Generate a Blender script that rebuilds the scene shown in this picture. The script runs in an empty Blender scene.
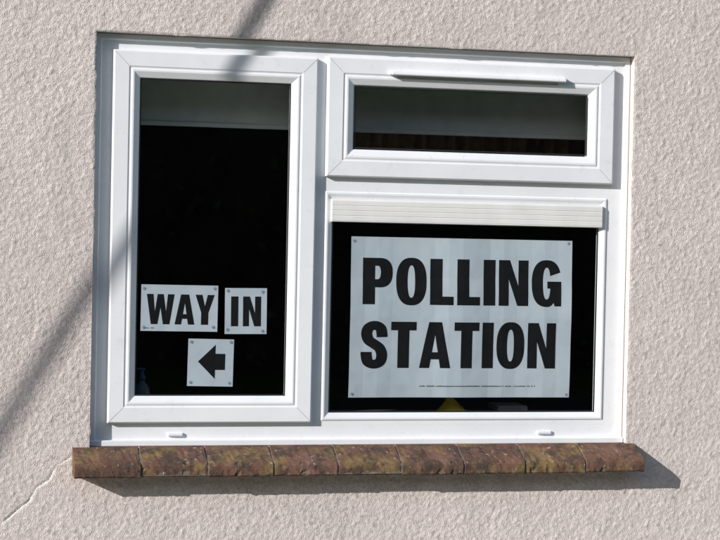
import bpy, bmesh, math, random
import numpy as np
from mathutils import Vector, Matrix
from mathutils.geometry import tessellate_polygon
random.seed(4); rng=np.random.default_rng(7)
C=bpy.context.scene.collection

# ------------------------------------------------------------ helpers
def empty(name,loc=(0,0,0)):
    o=bpy.data.objects.new(name,None); o.location=loc; o.empty_display_size=.2; C.objects.link(o); return o
def mesh(name,verts,faces,mat=None,parent=None,smooth=False):
    me=bpy.data.meshes.new(name); me.from_pydata([tuple(v) for v in verts],[],faces); me.update()
    o=bpy.data.objects.new(name,me); C.objects.link(o)
    if mat: me.materials.append(mat)
    if parent: o.parent=parent
    if smooth:
        for p in me.polygons: p.use_smooth=True
    return o
def recalc(o):
    bm=bmesh.new(); bm.from_mesh(o.data); bmesh.ops.recalc_face_normals(bm,faces=bm.faces); bm.to_mesh(o.data); bm.free()
def box(name,x0,x1,y0,y1,z0,z1,mat,parent=None,bev=0):
    v=[(x,y,z) for x in(x0,x1) for y in(y0,y1) for z in(z0,z1)]
    f=[(0,1,3,2),(4,6,7,5),(0,4,5,1),(2,3,7,6),(0,2,6,4),(1,5,7,3)]
    o=mesh(name,v,f,mat,parent); recalc(o)
    if bev:
        b=o.modifiers.new('b','BEVEL'); b.width=bev; b.segments=3; b.limit_method='ANGLE'
    return o
def ring(name,x0,x1,z0,z1,prof,mat,parent,bev=.0012):
    v=[];f=[]
    for (i,y) in prof:
        v+=[(x0+i,y,z0+i),(x1-i,y,z0+i),(x1-i,y,z1-i),(x0+i,y,z1-i)]
    for k in range(len(prof)-1):
        a=4*k;b=a+4
        for j in range(4):
            n=(j+1)%4; f.append((a+j,a+n,b+n,b+j))
    o=mesh(name,v,f,mat,parent)
    if bev:
        b=o.modifiers.new('b','BEVEL'); b.width=bev; b.segments=2; b.limit_method='ANGLE'; b.angle_limit=math.radians(20)
    return o
def extrude_profile(name,prof,x0,x1,mat,parent,bev=0):
    n=len(prof); v=[(x0,y,z) for y,z in prof]+[(x1,y,z) for y,z in prof]
    f=[tuple(range(n)),tuple(range(2*n-1,n-1,-1))]+[(i,(i+1)%n,n+(i+1)%n,n+i) for i in range(n)]
    o=mesh(name,v,f,mat,parent); recalc(o)
    if bev:
        b=o.modifiers.new('b','BEVEL'); b.width=bev; b.segments=2; b.limit_method='ANGLE'
    return o
def lathe(name,prof,cx,cy,mat,parent,seg=24):
    v=[];f=[]
    for r,z in prof:
        for k in range(seg):
            a=2*math.pi*k/seg; v.append((cx+r*math.cos(a),cy+r*math.sin(a),z))
    for i in range(len(prof)-1):
        for k in range(seg):
            n=(k+1)%seg; f.append((i*seg+k,i*seg+n,(i+1)*seg+n,(i+1)*seg+k))
    f.append(tuple(range(seg-1,-1,-1))); f.append(tuple(range((len(prof)-1)*seg,len(prof)*seg)))
    o=mesh(name,v,f,mat,parent,True); return o
def tube(name,pts,r,mat,parent=None,seg=10):
    v=[];f=[]
    for i,p in enumerate(pts):
        p=Vector(p); a=Vector(pts[max(i-1,0)]); b=Vector(pts[min(i+1,len(pts)-1)])
        d=(b-a).normalized(); u=d.cross(Vector((0,0,1)) if abs(d.z)<.95 else Vector((1,0,0))).normalized(); w=d.cross(u)
        rr=r[i] if isinstance(r,(list,tuple)) else r
        for k in range(seg):
            t=2*math.pi*k/seg; v.append(p+u*rr*math.cos(t)+w*rr*math.sin(t))
    for i in range(len(pts)-1):
        for k in range(seg):
            n=(k+1)%seg; f.append((i*seg+k,i*seg+n,(i+1)*seg+n,(i+1)*seg+k))
    return mesh(name,v,f,mat,parent,True)

# ------------------------------------------------------------ materials
class N:
    def __init__(s,name):
        s.m=bpy.data.materials.new(name); s.m.use_nodes=True; s.t=s.m.node_tree; s.b=s.t.nodes['Principled BSDF']; s.tc=s.t.nodes.new('ShaderNodeTexCoord')
    def n(s,k,**kw):
        x=s.t.nodes.new(k)
        for a,b in kw.items(): setattr(x,a,b)
        return x
    def l(s,a,b): s.t.links.new(a,b)
    def noise(s,scale,detail=4,rough=.55,vec=None,stretch=None):
        x=s.n('ShaderNodeTexNoise'); x.inputs['Scale'].default_value=scale; x.inputs['Detail'].default_value=detail; x.inputs['Roughness'].default_value=rough
        src=s.tc.outputs['Object']
        if stretch:
            mp=s.n('ShaderNodeMapping'); mp.inputs['Scale'].default_value=stretch; s.l(src,mp.inputs['Vector']); src=mp.outputs['Vector']
        s.l(src,x.inputs['Vector']); return x.outputs['Fac']
    def ramp(s,fac,stops):
        r=s.n('ShaderNodeValToRGB'); e=r.color_ramp.elements
        while len(e)<len(stops): e.new(.5)
        for i,(p,c) in enumerate(stops):
            e[i].position=p; e[i].color=(c if len(c)==4 else (*c,1)) if hasattr(c,'__len__') else (c,c,c,1)
        s.l(fac,r.inputs['Fac']); return r.outputs['Color']
    def mix(s,fac,a,b,mode='MIX'):
        x=s.n('ShaderNodeMixRGB',blend_type=mode)
        for i,q in ((0,fac),(1,a),(2,b)):
            if hasattr(q,'is_linked'): s.l(q,x.inputs[i])
            elif isinstance(q,(int,float)): x.inputs[i].default_value=q if i==0 else (q,q,q,1)
            else: x.inputs[i].default_value=(*q,1)
        return x.outputs[0]
    def bump(s,h,strength=.5,dist=.002,nrm=None):
        x=s.n('ShaderNodeBump'); x.inputs['Strength'].default_value=strength; x.inputs['Distance'].default_value=dist
        s.l(h,x.inputs['Height'])
        if nrm: s.l(nrm,x.inputs['Normal'])
        s.l(x.outputs[0],s.b.inputs['Normal']); return x.outputs[0]
    def base(s,c):
        if hasattr(c,'is_linked'): s.l(c,s.b.inputs['Base Color'])
        else: s.b.inputs['Base Color'].default_value=(*c,1)
    def rough(s,v): s.b.inputs['Roughness'].default_value=v
    def spec(s,v): s.b.inputs['Specular IOR Level'].default_value=v

def mat_simple(name,col,rough=.6,spec=.4,var=.12,scale=20,bump=0):
    m=N(name); n=m.noise(scale,2)
    lo=tuple(c*(1-var) for c in col); hi=tuple(min(1,c*(1+var)) for c in col)
    m.base(m.ramp(n,[(.3,lo),(.7,hi)])); m.rough(rough); m.spec(spec)
    if bump: m.bump(m.noise(scale*6,2),bump,.002)
    return m.m
def mat_wall_fine():
    m=N('roughcast')
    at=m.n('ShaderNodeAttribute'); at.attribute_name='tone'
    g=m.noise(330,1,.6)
    c=m.mix(1,at.outputs['Color'],m.ramp(g,[(.34,(.76,.752,.745)),(.58,(1,1,1))]),'MULTIPLY')  # pits of the bump noise are painted darker
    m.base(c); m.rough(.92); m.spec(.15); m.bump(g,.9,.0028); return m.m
M_wall=mat_wall_fine()
def mat_wall_plain():
    m=N('roughcast_plain'); c=m.ramp(m.noise(2.2,3,.6),[(.3,(.60,.54,.52)),(.7,(.67,.605,.58))])
    m.base(c); m.rough(.92); m.spec(.15); m.bump(m.noise(150,3,.6),.8,.0035); return m.m
M_wall2=mat_wall_plain()
def mat_upvc():
    m=N('upvc_white')
    c=m.ramp(m.noise(5,3,.6),[(.3,(.77,.79,.825)),(.7,(.83,.845,.875))])
    d=m.ramp(m.noise(26,5,.75),[(.56,0),(.8,.36)]); c=m.mix(d,c,(.50,.49,.46))
    e=m.ramp(m.noise(120,2,.6),[(.70,0),(.74,.5)]); c=m.mix(e,c,(.40,.37,.33))
    m.base(c); m.rough(.38); m.spec(.45); return m.m
M_pvc=mat_upvc()
M_cream=mat_simple('vent_cream',(.74,.735,.72),.5,.4,.05,12)
M_seam=mat_simple('seam_grey',(.42,.42,.43),.7,.2)
M_gasket=mat_simple('rubber_gasket',(.02,.02,.022),.6,.3)
M_black=mat_simple('print_black',(.012,.012,.014),.65,.2,.2,30)
def mat_paper():
    m=N('paper'); c=m.ramp(m.noise(6,3,.6),[(.3,(.62,.675,.75)),(.7,(.68,.73,.80))]); m.base(c); m.rough(.75); m.spec(.2)
    m.bump(m.noise(9,2,.5),.4,.013); return m.m
M_paper=mat_paper()
def mat_glass():
    m=N('window_glass'); t=m.t; t.nodes.remove(m.b); out=[n for n in t.nodes if n.type=='OUTPUT_MATERIAL'][0]
    tr=m.n('ShaderNodeBsdfTransparent'); tr.inputs[0].default_value=(.84,.87,.875,1)
    gl=m.n('ShaderNodeBsdfGlossy'); gl.inputs['Roughness'].default_value=.012; gl.inputs['Color'].default_value=(1,1,1,1)
    lw=m.n('ShaderNodeLayerWeight'); lw.inputs['Blend'].default_value=.5
    pw=m.n('ShaderNodeMath',operation='POWER'); m.l(lw.outputs['Facing'],pw.inputs[0]); pw.inputs[1].default_value=5
    ma=m.n('ShaderNodeMath',operation='MULTIPLY_ADD'); m.l(pw.outputs[0],ma.inputs[0]); ma.inputs[1].default_value=.91; ma.inputs[2].default_value=.09
    bp=m.n('ShaderNodeBump'); bp.inputs['Strength'].default_value=.12; bp.inputs['Distance'].default_value=.01
    m.l(m.noise(1.8,1,.4),bp.inputs['Height']); m.l(bp.outputs[0],gl.inputs['Normal'])
    mx=m.n('ShaderNodeMixShader'); m.l(ma.outputs[0],mx.inputs[0]); m.l(tr.outputs[0],mx.inputs[1]); m.l(gl.outputs[0],mx.inputs[2])
    m.l(mx.outputs[0],out.inputs['Surface']); return m.m
M_glass=mat_glass()
def mat_sill():
    m=N('quarry_tile')
    c=m.ramp(m.noise(9,5,.65),[(.3,(.08,.052,.042)),(.5,(.155,.085,.062)),(.7,(.205,.118,.09))])
    l=m.ramp(m.noise(7,6,.75),[(.51,0),(.60,.68)]); c=m.mix(l,c,(.24,.175,.07))
    k=m.ramp(m.noise(17,6,.75),[(.47,0),(.60,.8)]); c=m.mix(k,c,(.055,.045,.04))
    w=m.ramp(m.noise(62,3,.6),[(.64,0),(.71,.8)]); c=m.mix(w,c,(.40,.37,.34))
    m.base(c); m.rough(.9); m.spec(.15); m.bump(m.noise(60,5,.7),.8,.004); return m.m
M_sill=mat_sill()
M_mortar=mat_simple('mortar',(.18,.155,.14),.95,.1,.3,60,.5)
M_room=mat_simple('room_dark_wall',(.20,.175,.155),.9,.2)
M_blind=mat_simple('blind_cloth',(.80,.80,.77),.9,.1,.06)
M_curt=mat_simple('curtain_cloth',(.70,.45,.36),.9,.1,.2)
M_board=mat_simple('window_board',(.14,.13,.12),.5,.4)
M_yel=mat_simple('yellow_cloth',(.68,.52,.03),.8,.2,.15,30)
M_blue=mat_simple('blue_plastic',(.06,.12,.26),.4,.5)
M_clear=mat_simple('grey_plastic',(.14,.16,.20),.3,.5)
M_leaflet=mat_simple('leaflet_paper',(.26,.26,.28),.8,.2)
M_tack=mat_simple('adhesive_tack',(.33,.36,.42),.6,.3)
M_roof=mat_simple('roof_tile',(.16,.08,.06),.85,.2,.3,8,.4)
M_grass=mat_simple('grass',(.06,.09,.03),.95,.1,.4,3,.5)
M_path=mat_simple('paving',(.30,.29,.27),.9,.2,.2,6,.4)
M_road=mat_simple('asphalt',(.05,.05,.05),.9,.2,.2,10,.4)
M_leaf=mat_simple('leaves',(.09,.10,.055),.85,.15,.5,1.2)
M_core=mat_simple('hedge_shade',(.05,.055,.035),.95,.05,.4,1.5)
M_bark=mat_simple('bark',(.09,.07,.05),.95,.1,.3,9,.6)
M_cable=mat_simple('cable_black',(.02,.02,.02),.6,.3)

W,H=1.8,1.308
# ------------------------------------------------------------ ground
mesh('ground',[(-300,-300,-1.0),(300,-300,-1.0),(300,300,-1.0),(-300,300,-1.0)],[(0,1,2,3)],M_grass)
pv=empty('pavement'); box('paving_slab',-6,8,-1.6,-.006,-1.05,-.93,M_path,pv,.01)
mesh('road',[(-120,-12,-.996),(120,-12,-.996),(120,-7,-.996),(-120,-7,-.996)],[(0,1,2,3)],M_road)

# ------------------------------------------------------------ house
house=empty('rendered_house')
dx=.004; gx0,gx1,gz0,gz1=-.8,2.6,-.6,1.8
nx=int(round((gx1-gx0)/dx)); nz=int(round((gz1-gz0)/dx))
def gn(sx,sz=None):
    sz=sz or sx
    a=rng.standard_normal((nz+1,nx+1)); F=np.fft.rfft2(a)
    ky=np.fft.fftfreq(nz+1)[:,None]; kx=np.fft.rfftfreq(nx+1)[None,:]
    F*=np.exp(-2*(math.pi)**2*(sx*sx*kx**2+sz*sz*ky**2)); a=np.fft.irfft2(F,s=(nz+1,nx+1)); return (a-a.mean())/a.std()
n1=gn(.5); n2=gn(.95); n3=gn(60); n4=gn(8); n5=gn(2.2)
h=.00050*np.clip(n1,-1.2,2.8)+.00042*np.clip(n2,-.8,3.0)+.00010*n5+.0009*n3+.0002*n4
X=np.linspace(gx0,gx1,nx+1)[None,:].repeat(nz+1,0); Z=np.linspace(gz0,gz1,nz+1)[:,None].repeat(nx+1,1)
crk=np.zeros_like(h)
cp=[(-.06,-.03),(-.105,-.06),(-.125,-.10),(-.165,-.125),(-.185,-.165),(-.235,-.205),(-.29,-.255),(-.36,-.30),(-.42,-.38)]
for (a,b) in zip(cp[:-1],cp[1:]):
    a=np.array(a);b=np.array(b); d=b-a; t=np.clip(((X-a[0])*d[0]+(Z-a[1])*d[1])/(d@d),0,1)
    dist=np.hypot(X-a[0]-t*d[0]+.005*n4*.4,Z-a[1]-t*d[1]+.005*n4*.4); crk=np.maximum(crk,np.clip(1.35-dist/.0045,0,1))
h=h*(1-.8*crk)-.006*np.clip(crk-.45,0,1)
sm=lambda a,lo,hi:np.clip((a-lo)/(hi-lo),0,1)
base=np.array([.715,.640,.615])[None,None,:]*(1+.02*n3[...,None]+.012*n4[...,None]+.06*n1[...,None])  # albedo follows the lumps: hollows painted darker
dirt_pit_shade=.45*sm(n2*.8+gn(.9)*.6,1.35,2.2)+.12*sm(gn(6,40),.6,2.2)+.06*sm(gn(25),.4,2)  # fine specks are pit shade put into the colour; streaks and patches are dirt
dirt_pit_shade+= .18*np.exp(-((Z+.11)/.09)**2)*(X>-.05)*(X<1.85)*sm(gn(5,20),-.5,1.5)
dirt_pit_shade=np.clip(dirt_pit_shade,0,.6)[...,None]
tone=base*(1-dirt_pit_shade)+np.array([.40,.355,.335])*dirt_pit_shade
ck=(crk*.85)[...,None]; tone=tone*(1-ck)+np.array([.86,.83,.80])*ck
tone=np.concatenate([np.clip(tone,0,1),np.ones_like(dirt_pit_shade)],-1)
ix0=int(round(-gx0/dx)); ix1=ix0+450; iz0=int(round(-gz0/dx)); iz1=iz0+327
Y=-h
iz,ix=np.mgrid[0:nz+1,0:nx+1]
onb=((ix>=ix0)&(ix<=ix1)&(iz>=iz0)&(iz<=iz1)); Y[onb]=np.maximum(Y[onb],.0)*.3+.0008
Y[0,:]=0;Y[-1,:]=0;Y[:,0]=0;Y[:,-1]=0
jx=gn(3)*.0015; jz=gn(3)*.0015
eL=(ix==ix0)&(iz>iz0)&(iz<=iz1); X[eL]+=np.clip(jx[eL],0,.0035)
eR=(ix==ix1)&(iz>iz0)&(iz<=iz1); X[eR]-=np.clip(jx[eR],0,.0035)
eT=(iz==iz1)&(ix>=ix0)&(ix<=ix1); Z[eT]-=np.clip(jz[eT],0,.0035)
co=np.stack([X,Y,Z],-1).reshape(-1,3).astype(np.float32)
q=(np.arange(nz)[:,None]*(nx+1)+np.arange(nx)[None,:])
ci,cj=np.mgrid[0:nz,0:nx]
keep=~((cj>=ix0)&(cj<ix1)&(ci>=iz0)&(ci<iz1))
q=q[keep]; quads=np.stack([q,q+1,q+nx+2,q+nx+1],-1).astype(np.int32)
me=bpy.data.meshes.new('roughcast_wall'); me.vertices.add(len(co)); me.vertices.foreach_set('co',co.ravel())
me.loops.add(quads.size); me.loops.foreach_set('vertex_index',quads.ravel())
me.polygons.add(len(quads)); me.polygons.foreach_set('loop_start',np.arange(0,quads.size,4,dtype=np.int32)); 
me.polygons.foreach_set('use_smooth',np.ones(len(quads),bool))
me.update(calc_edges=True); me.validate()
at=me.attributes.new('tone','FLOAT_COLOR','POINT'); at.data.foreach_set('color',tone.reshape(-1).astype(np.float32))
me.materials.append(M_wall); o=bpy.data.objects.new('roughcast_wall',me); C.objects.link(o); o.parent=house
hx0,hx1,hz1,hy1=-4.5,6.0,4.2,7.5
def quadxz(name,x0,x1,z0,z1,y,mat,par): return mesh(name,[(x0,y,z0),(x1,y,z0),(x1,y,z1),(x0,y,z1)],[(0,1,2,3)],mat,par)
quadxz('front_wall_left',hx0,gx0,-1,hz1,0,M_wall2,house); quadxz('front_wall_right',gx1,hx1,-1,hz1,0,M_wall2,house)
quadxz('front_wall_upper',gx0,gx1,gz1,hz1,0,M_wall2,house); quadxz('front_wall_lower',gx0,gx1,-1,gz0,0,M_wall2,house)
quadxz('rear_wall',hx0,hx1,-1,hz1,hy1,M_wall2,house)
for nme,x in(('side_wall_left',hx0),('side_wall_right',hx1)):
    mesh(nme,[(x,0,-1),(x,hy1,-1),(x,hy1,hz1),(x,hy1/2,hz1+2.6),(x,0,hz1)],[(0,1,2,3,4)],M_wall2,house)
rv=[(hx0-.2,-.3,hz1-.2),(hx1+.2,-.3,hz1-.2),(hx1+.2,hy1/2,hz1+2.75),(hx0-.2,hy1/2,hz1+2.75),(hx1+.2,hy1+.3,hz1-.2),(hx0-.2,hy1+.3,hz1-.2)]
ro=mesh('roof',rv,[(0,1,2,3),(3,2,4,5)],M_roof,house); so=ro.modifiers.new('s','SOLIDIFY'); so.thickness=.12
rd=.13
mesh('window_reveal',[(0,0,0),(0,rd,0),(0,rd,H),(0,0,H),(W,0,0),(W,rd,0),(W,rd,H),(W,0,H)],[(0,1,2,3),(4,7,6,5),(3,2,6,7),(0,4,5,1)],M_wall2,house)
rx0,rx1,rz0,rz1,ry=-1.1,3.1,-.95,1.65,4.2
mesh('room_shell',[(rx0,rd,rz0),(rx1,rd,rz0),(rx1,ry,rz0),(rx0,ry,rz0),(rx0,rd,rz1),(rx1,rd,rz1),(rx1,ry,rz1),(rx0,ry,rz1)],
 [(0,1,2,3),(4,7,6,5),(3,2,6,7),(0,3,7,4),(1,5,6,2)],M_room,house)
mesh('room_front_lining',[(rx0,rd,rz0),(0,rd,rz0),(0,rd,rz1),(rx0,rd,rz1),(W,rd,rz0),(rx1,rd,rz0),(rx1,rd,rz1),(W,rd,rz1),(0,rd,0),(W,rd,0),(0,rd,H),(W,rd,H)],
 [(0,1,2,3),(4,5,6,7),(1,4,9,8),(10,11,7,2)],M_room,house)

# ------------------------------------------------------------ window
win=empty('casement_window')
ring('outer_frame',.0015,W-.0015,.0015,H-.0015,[(0,.12),(0,.036),(.002,.034),(.017,.034),(.020,.041),(.0605,.041),(.0605,.12)],M_pvc,win)
box('mullion',.690,.751,.0410,.115,.062,H-.062,M_pvc,win)
box('transom',.751,W-.062,.0410,.115,.828,.905,M_pvc,win)
box('bottom_rail_left',.062,.690,.0410,.115,.062,.105,M_pvc,win)
box('bottom_rail_right',.751,W-.062,.0410,.115,.062,.078,M_pvc,win)
box('right_jamb_fill',1.727,W-.062,.0410,.115,.078,.828,M_pvc,win)
box('cill_nosing',.002,W-.002,.022,.0338,.001,.020,M_pvc,win,.003)
sp=[(0,.0415),(0,.022),(.004,.017),(.050,.017),(.053,.0195),(.057,.0195),(.060,.0175),(.066,.0175),(.0845,.027),(.0875,.031),(.0875,.05)]
ring('side_hung_sash',.056,.7155,.075,1.256,sp,M_pvc,win)
ring('top_hung_sash',.748,1.7385,.875,1.264,[(a*1.04,b) for a,b in sp],M_pvc,win)
ring('fixed_light_bead',.751,1.727,.078,.828,[(0,.0408),(.004,.036),(.010,.036),(.024,.043),(.028,.047),(.028,.06)],M_pvc,win)
gl=[('pane_left',.1435,.628,.1625,1.1685,.033),('pane_top',.843,1.6435,.970,1.169,.033),('pane_lower',.779,1.699,.106,.800,.049)]
for n,a,b,c,d,y in gl:
    quadxz(n,a,b,c,d,y,M_glass,win)
    ring(n+'_gasket',a-.001,b+.001,c-.001,d+.001,[(0,y-.0045),(.0035,y-.003),(.004,y-.0006)],M_gasket,win,0)
def seam(cx,cz,sx,sz,a,b,y):
    w=.0005; nxv=-sz*w; nzv=sx*w
    v=[]
    for t in(a,b):
        x=cx+sx*t;z=cz+sz*t; v+=[(x+nxv,y,z+nzv),(x-nxv,y,z-nzv)]
    mesh('weld_seam',v,[(0,1,3,2)],M_seam,win)
for (x0,x1,z0,z1) in((.056,.7155,.075,1.256),(.748,1.7385,.875,1.264)):
    for cx,sx in((x0,1),(x1,-1)):
        for cz,sz in((z0,1),(z1,-1)):
            seam(cx,cz,sx,sz,.005,.049,.0167)
pr=[(.07,.803),(.030,.803),(.0255,.800)]
z=.797
for k in range(4):
    pr+=[(.024,z),(.024,z-.0138),(.0253,z-.0144),(.0253,z-.0156)]; z-=.0165
pr+=[(.024,.7305),(.030,.728),(.07,.728)]
extrude_profile('slotted_head_vent',pr,.772,1.706,M_cream,win,.0005)
vp=[(.0168,1.2265),(.004,1.2255),(-.004,1.221),(-.006,1.213),(-.003,1.209),(.004,1.213),(.0168,1.2135)]
tv=extrude_profile('trickle_vent_canopy',vp,.957,1.556,M_pvc,win,.0015)
for x in(.957,1.556): box('vent_end_cap',x-.006,x+.006,-.001,.0165,1.211,1.2235,M_pvc,win,.003)
box('vent_slot',.98,1.535,.0155,.0166,1.201,1.206,M_seam,win)
for x in(.275,1.52):
    box('drain_cap',x-.026,x+.026,.032,.0408,.030,.043,M_pvc,win,.006)
    box('drain_cap_slot',x-.018,x+.018,.0312,.0322,.0315,.0335,M_seam,win)
# ------------------------------------------------------------ sill
sill=empty('tiled_window_sill')
sx0,sx1=-.055,1.832; nt=9; tw=(sx1-sx0)/nt
for k in range(nt):
    a=sx0+k*tw+.0025; b=sx0+(k+1)*tw-.0025; j=lambda s:random.uniform(-s,s); dz=j(.0024); dy=j(.003)
    pf=[(.034,.003),(0,.0018+dz*.2),(-.04,-.0165+dz),(-.080+dy,-.034+dz),(-.090+dy,-.040+dz),(-.0945+dy,-.049+dz),(-.095+dy,-.060),(-.093+dy,-.078+dz),(-.088+dy,-.083+dz),(.01,-.083+dz)]
    seg=18; v=[];f=[];n=len(pf); chips=[random.random()<.06 for _ in range(seg+1)]
    for i in range(seg+1):
        x=a+(b-a)*i/seg
        for m_,(y,zz) in enumerate(pf):
            r=.0011 if y<-.01 else 0
            ch=.005 if (chips[i] and m_ in(4,7)) else 0
            v.append((x,y+j(r)+ch,zz+j(r)-(.002 if i in(0,seg) and y<-.07 else 0)))
    for i in range(seg):
        for m_ in range(n): f.append((i*n+m_,i*n+(m_+1)%n,(i+1)*n+(m_+1)%n,(i+1)*n+m_))
    f+= [tuple(range(n)),tuple(range(seg*n+n-1,seg*n-1,-1))]
    t=mesh('sill_tile',v,f,M_sill,sill,False); recalc(t)
    bv=t.modifiers.new('b','BEVEL'); bv.width=.0015; bv.segments=2; bv.limit_method='ANGLE'; bv.angle_limit=math.radians(40)
extrude_profile('mortar_bed',[(.03,-.001),(0,-.002),(-.08,-.038),(-.0905,-.05),(-.0905,-.079),(.01,-.079)],sx0+.004,sx1-.004,M_mortar,sill)

# ------------------------------------------------------------ lettering
def arc(cx,cz,rx,rz,a0,a1,n=18,e=2.0):
    out=[]
    for i in range(n+1):
        t=math.radians(a0+(a1-a0)*i/n); c,s=math.cos(t),math.sin(t)
        out.append((cx+rx*math.copysign(abs(c)**(2/e),c),cz+rz*math.copysign(abs(s)**(2/e),s)))
    return out
def P_(cs):
    pts=[p for c in cs for p in c]; tr=tessellate_polygon([[Vector((x,z,0)) for x,z in c] for c in cs]); return pts,[tuple(t) for t in tr]
def sweep(path,w):
    v=[];f=[]
    P=[path[0]]+path+[path[-1]]; S=[]
    for i in range(1,len(P)-2):
        for k in range(8):
            t=k/8; a,b,c,d=[np.array(P[i+q]) for q in(-1,0,1,2)]
            S.append(.5*((2*b)+(-a+c)*t+(2*a-5*b+4*c-d)*t*t+(-a+3*b-3*c+d)*t**3))
    S.append(np.array(P[-2]))
    for i,p in enumerate(S):
        d=S[min(i+1,len(S)-1)]-S[max(i-1,0)]; d=d/np.linalg.norm(d); nn=np.array([-d[1],d[0]])
        hw=w[0]*abs(nn[0])**1.3+w[1]*(1-abs(nn[0])**1.3)
        v+=[tuple(p+nn*hw),tuple(p-nn*hw)]
    for i in range(len(S)-1): f.append((2*i,2*i+1,2*i+3,2*i+2))
    return v,f
R_=lambda x0,z0,x1,z1:([(x0,z0),(x1,z0),(x1,z1),(x0,z1)],[(0,1,2,3)])
st,hb=.245,.175
def glyph(c):
    if c=='I': return st,[R_(0,0,st,1)]
    if c=='L': return .47,[P_([[(0,0),(.47,0),(.47,hb+.01),(st,hb+.01),(st,1),(0,1)]])]
    if c=='T': return .54,[P_([[(.27-st/2,0),(.27+st/2,0),(.27+st/2,1-hb-.01),(.54,1-hb-.01),(.54,1),(0,1),(0,1-hb-.01),(.27-st/2,1-hb-.01)]])]
    if c=='N': return .61,[P_([[(0,0),(.205,0),(.205,.58),(.385,0),(.61,0),(.61,1),(.405,1),(.405,.44),(.227,1),(0,1)]])]
    if c=='P':
        o=[(0,0),(st,0),(st,.365),(.34,.365)]+arc(.34,.6825,.26,.3175,-90,90,20,2.4)+[(0,1)]
        i=[(st,.54)]+[(.29,.54)]+arc(.29,.685,.07,.145,-90,90,12,2.4)+[(st,.83)]
        return .60,[P_([o,i[::-1]])]
    if c=='O':
        return .61,[P_([arc(.305,.5,.305,.515,0,360,48,2.45)[:-1],arc(.305,.5,.075,.35,0,360,40,2.4)[:-1][::-1]])]
    if c=='A': return .66,[P_([[(0,0),(.215,0),(.245,.19),(.415,.19),(.445,0),(.66,0),(.465,1),(.195,1)],[(.27,.345),(.39,.345),(.33,.72)][::-1]])]
    if c=='W': return .92,[P_([[(.15,0),(.37,0),(.46,.56),(.55,0),(.77,0),(.92,1),(.70,1),(.645,.42),(.56,1),(.36,1),(.275,.42),(.22,1),(0,1)]])]
    if c=='Y': return .64,[P_([[(.20,0),(.44,0),(.44,.40),(.64,1),(.41,1),(.32,.62),(.23,1),(0,1),(.20,.40)]])]
    if c=='S': return .57,[sweep([(.45,.665),(.445,.74),(.41,.86),(.285,.92),(.16,.86),(.122,.735),(.17,.60),(.285,.515),(.40,.425),(.45,.285),(.415,.14),(.285,.08),(.16,.135),(.122,.27),(.119,.345)],(.118,.094))]
    if c=='G':
        outer=arc(.305,.5,.305,.515,24,270,40,2.45)
        low=[(.36,-.012),(.41,.02),(.45,.075),(.475,0),(.61,0),(.61,.545),(.32,.545),(.32,.39),(.382,.39)]
        inner=arc(.305,.5,.077,.35,318,90,26,2.4)+arc(.305,.5,.077,.35,90,24,6,2.4)[1:]
        return .61,[P_([outer+low+inner])]
    return .3,[]
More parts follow.
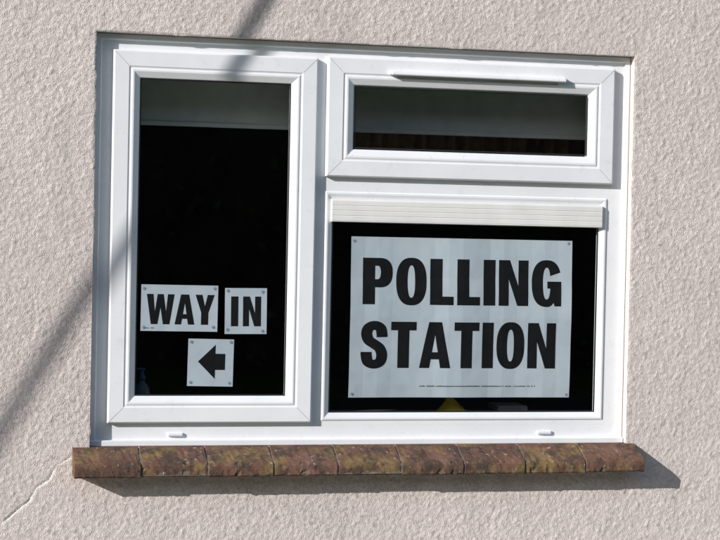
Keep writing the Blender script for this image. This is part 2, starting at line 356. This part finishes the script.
def sign(name,x0,x1,z0,z1,y,words,knx,knz,amp,polys=(),small=(),rot=0):
    root=empty(name); 
    kx=np.linspace(x0,x1,knx+1); kz=np.linspace(z0,z1,knz+1)
    fx=rng.uniform(-.4,.4,knx+1)*amp*.7; fz=rng.uniform(-.4,.4,knz+1)*amp*.7
    if knx>=8:
        for i in range(knx+1):
            ph=(i*4/knx)%2; fx[i]+=amp*(1-abs(ph-1))*1.2
        for i in range(knz+1):
            ph=(i*2/knz)%2; fz[i]+=amp*(abs(ph-1))*1.0
    D=lambda x,z: y+float(np.interp(x,kx,fx))+float(np.interp(z,kz,fz))
    v=[(a,D(a,b),b) for b in kz for a in kx]; f=[(r*(knx+1)+c,r*(knx+1)+c+1,(r+1)*(knx+1)+c+1,(r+1)*(knx+1)+c) for r in range(knz) for c in range(knx)]
    mesh('paper_sheet',v,f,M_paper,root)
    V=[];F=[];OFF=[]
    def put(vs,fs,fn,off=0):
        b=len(V); V.extend([fn(p) for p in vs]); F.extend([tuple(b+i for i in t) for t in fs]); OFF.extend([off]*len(vs))
    for (txt,a,b,c,d,gap) in words:
        tot=0;gs=[]
        for ch in txt: w,p=glyph(ch); gs.append((tot,p)); tot+=w+gap
        tot-=gap
        for off,ps in gs:
            for ii,(vs,fs) in enumerate(ps): put(vs,fs,lambda p:(a+(p[0]+off)*(b-a)/tot,c+p[1]*(d-c)),.00025*ii)
    for pl in polys:
        vs,fs=P_([pl]); put(vs,fs,lambda p:p)
    for (a,b,zc,hh) in small:
        x=a
        while x<b:
            w=random.uniform(.0018,.0035); hq=hh*random.uniform(.55,1)
            if random.random()>.16: put(*R_(x,zc-hh/2,min(x+w,b),zc-hh/2+hq),lambda p:p)
            x+=w+.0012
    bm=bmesh.new(); vv=[bm.verts.new((p[0],-OFF[i],p[1])) for i,p in enumerate(V)]
    for t in F:
        try: bm.faces.new([vv[i] for i in t])
        except ValueError: pass
    for k in kx[1:-1]: bmesh.ops.bisect_plane(bm,geom=bm.verts[:]+bm.edges[:]+bm.faces[:],plane_co=(k,0,0),plane_no=(1,0,0))
    for k in kz[1:-1]: bmesh.ops.bisect_plane(bm,geom=bm.verts[:]+bm.edges[:]+bm.faces[:],plane_co=(0,0,k),plane_no=(0,0,1))
    for p in bm.verts: p.co.y=D(p.co.x,p.co.z)-.0004+p.co.y
    me=bpy.data.meshes.new('lettering'); bm.to_mesh(me); bm.free(); me.materials.append(M_black)
    o=bpy.data.objects.new('lettering',me); C.objects.link(o); o.parent=root
    for (a,b) in ((x0,z0),(x1,z0),(x0,z1),(x1,z1)):
        a+= .012 if a==x0 else -.012; b+= .012 if b==z0 else -.012
        n=10; r=.005; a+=random.uniform(-.003,.003); b+=random.uniform(-.003,.003)
        mesh('adhesive_dot',[(a+r*math.cos(2*math.pi*i/n)*random.uniform(.8,1.1),D(a,b)-.0012,b+r*math.sin(2*math.pi*i/n)) for i in range(n)],[tuple(range(n))],M_tack,root)
    if rot:
        cx,cz=(x0+x1)/2,(z0+z1)/2
        root.matrix_world=Matrix.Translation((cx,0,cz))@Matrix.Rotation(rot,4,'Y')@Matrix.Translation((-cx,0,-cz))
    return root
sign('polling_station_sign',.847,1.615,.152,.682,.0562,
 [('POLLING',.888,1.578,.460,.613,.07),('STATION',.885,1.562,.250,.403,.07)],16,12,.0060,small=[(1.09,1.50,.190,.004)])
sign('way_sign',.158,.405,.367,.515,.0368,[('WAY',.176,.394,.389,.485,.02)],6,4,.0014,small=[(.165,.20,.377,.003)],rot=math.radians(.3))
sign('in_sign',.428,.565,.360,.508,.0368,[('IN',.448,.546,.385,.481,.16)],4,4,.0014,rot=math.radians(-.4))
ax,az=.344,.270
sign('arrow_sign',.311,.459,.191,.343,.0368,[],4,4,.0014,polys=[[(ax,az),(ax+.056,az-.055),(ax+.056,az-.026),(ax+.088,az-.026),(ax+.088,az+.026),(ax+.056,az+.026),(ax+.056,az+.055)]],rot=math.radians(.8))

# ------------------------------------------------------------ things indoors
box('window_board',.005,W-.005,.1305,.34,.060,.085,M_board,None,.004)
rb=empty('roller_blind'); box('blind_cloth',.04,1.76,.243,.246,1.050,1.30,M_blind,rb); box('bottom_bar',.04,1.76,.238,.251,1.034,1.0495,M_blind,rb,.003)
box('mounting_batten',.03,1.77,.23,.30,1.30,1.34,M_blind,rb)
v=[];f=[];n=200
for i in range(n+1):
    x=.80+1.6*i/n; y=.80+.03*math.sin(i*.9)+.015*math.sin(i*.33)
    v+=[(x,y,.80),(x,y,1.45)]
for i in range(n): f.append((2*i,2*i+2,2*i+3,2*i+1))
mesh('curtain',v,f,M_curt,None,True)
bt=empty('pump_bottle')
lathe('bottle_body',[(.024,.086),(.027,.092),(.027,.165),(.020,.182),(.010,.190),(.010,.198)],.185,.20,M_clear,bt)
lathe('pump_collar',[(.012,.198),(.012,.212),(.006,.214),(.006,.232)],.185,.20,M_blue,bt)
box('pump_nozzle',.165,.195,.192,.208,.230,.238,M_blue,bt,.003)
v=[];f=[];a_,b_=22,14
for i in range(a_+1):
    for k in range(b_+1):
        x=i/a_;y_=k/b_; e=max(0,math.sin(math.pi*x)*math.sin(math.pi*y_))
        v.append((1.19+.10*x,.15+.08*y_,.086+.062*e**.7*(.75+.35*math.sin(9*x+3*y_)*math.sin(7*y_+2))))
for i in range(a_):
    for k in range(b_): s=i*(b_+1)+k; f.append((s,s+b_+1,s+b_+2,s+1))
mesh('yellow_duster',v,f,M_yel,None,True)
st_=empty('stack_of_leaflets')
for k in range(6): 
    box('leaflet',1.40+random.uniform(-.006,.006),1.50+random.uniform(-.006,.006),.16,.28,.0855+k*.005,.0895+k*.005,M_leaflet,st_)

# ------------------------------------------------------------ added unseen cable with post and bracket, shaped to cast the slanting shadow
d=Vector((1.8,1,-.8))
def cpnt(s,x,z): return Vector((x,0,z))-d*s
cab=empty('shadow_cable'); pole=empty('shadow_cable_post')
p0=Vector((1.295,-.02,2.80)); p1=cpnt(2.1,-.28,.045); p2=p0+(p1-p0)*1.25
tube('shadow_cable_line',[p0+(p2-p0)*t/20 for t in range(21)],.0145,M_cable,cab)
box('shadow_cable_bracket',p0.x-.04,p0.x+.04,-.05,-.001,p0.z-.06,p0.z+.06,M_cable,cab,.006)
tube('shadow_post_shaft',[(p2.x-.05,p2.y,-1.02),(p2.x-.05,p2.y,p2.z+.12)],[.045,.04],M_bark,pole,16)
box('shadow_post_cap',p2.x-.10,p2.x,p2.y-.05,p2.y+.05,p2.z+.12,p2.z+.14,M_cable,pole,.005)

# ------------------------------------------------------------ hedge across the road (seen as dark reflection)
tl=empty('hedge')
hn,hm=156,14; v=[];f=[]
ga=rng.uniform(-.35,.35,(hn+1,hm+1,2)); top=6+np.cumsum(rng.uniform(-.25,.25,hn+1))*.5
prof=[(-16.2,-1.05),(-16.0,0),(-15.9,1),(-15.9,2),(-16,3),(-16.1,4),(-16.4,5),(-17,6),(-18,6.2),(-19,6),(-19.6,5),(-20,3),(-20,1),(-20,0),(-20,-1.05)]
for i in range(hn+1):
    x=-36+i*.55
    for k,(y,z_) in enumerate(prof):
        v.append((x,y+ga[i,k,0],-1.05 if k in(0,hm) else (z_+ga[i,k,1])*top[i]/6))
for i in range(hn):
    for k in range(hm): s=i*(hm+1)+k; f.append((s,s+hm+1,s+hm+2,s+1))
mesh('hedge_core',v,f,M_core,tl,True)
NL=26000
cx_=rng.uniform(-36,48,NL); cz_=rng.uniform(-.9,6.2,NL); cy_=-15.8+rng.uniform(-.3,.25,NL)-np.clip(cz_-4.6,0,9)*.6
cen=np.stack([cx_,cy_,cz_],1); a=rng.standard_normal((NL,3)); a/=np.linalg.norm(a,axis=1)[:,None]
b=np.cross(a,rng.standard_normal((NL,3))); b/=np.linalg.norm(b,axis=1)[:,None]; s=rng.uniform(.04,.11,(NL,1))
vv=np.stack([cen-a*s,cen-b*s*.5,cen+a*s,cen+b*s*.5],1).reshape(-1,3)
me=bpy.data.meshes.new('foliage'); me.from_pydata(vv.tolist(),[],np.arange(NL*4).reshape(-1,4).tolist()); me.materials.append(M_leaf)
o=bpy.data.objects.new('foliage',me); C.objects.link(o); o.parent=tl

# ------------------------------------------------------------ light
sd=Vector((-1.8,-1,.8)).normalized(); el=math.asin(sd.z)
w=bpy.data.worlds.new('World'); bpy.context.scene.world=w; w.use_nodes=True; nt_=w.node_tree
sk=nt_.nodes.new('ShaderNodeTexSky'); sk.sky_type='NISHITA'; sk.sun_disc=False; sk.sun_elevation=el; sk.sun_rotation=math.atan2(sd.x,sd.y)
nt_.links.new(sk.outputs[0],nt_.nodes['Background'].inputs[0]); nt_.nodes['Background'].inputs[1].default_value=.14
L=bpy.data.lights.new('sun','SUN'); L.energy=4.95; L.angle=math.radians(.5); L.color=(1,.97,.93)
lo=bpy.data.objects.new('sun',L); C.objects.link(lo); lo.rotation_euler=sd.to_track_quat('Z','Y').to_euler(); lo.location=(-10,-8,8)

# ------------------------------------------------------------ camera
rx,ry_,rz=-.0183,-.0208,-.2365
Rm=Matrix.Rotation(rz,3,'Z')@Matrix.Rotation(rx,3,'X')@Matrix.Rotation(ry_,3,'Y')
r_,f_,u_=Rm.col[0],Rm.col[1],Rm.col[2]
cm=bpy.data.cameras.new('camera'); cm.lens=90; cm.sensor_width=36; cm.clip_end=1000; cm.clip_start=.05
co_=bpy.data.objects.new('camera',cm); C.objects.link(co_)
co_.matrix_world=Matrix(((r_.x,u_.x,-f_.x,-.5074),(r_.y,u_.y,-f_.y,-5.6871),(r_.z,u_.z,-f_.z,.6802),(0,0,0,1)))
bpy.context.scene.camera=co_
vs=bpy.context.scene.view_settings; vs.view_transform='Standard'; vs.look='None'; vs.exposure=0
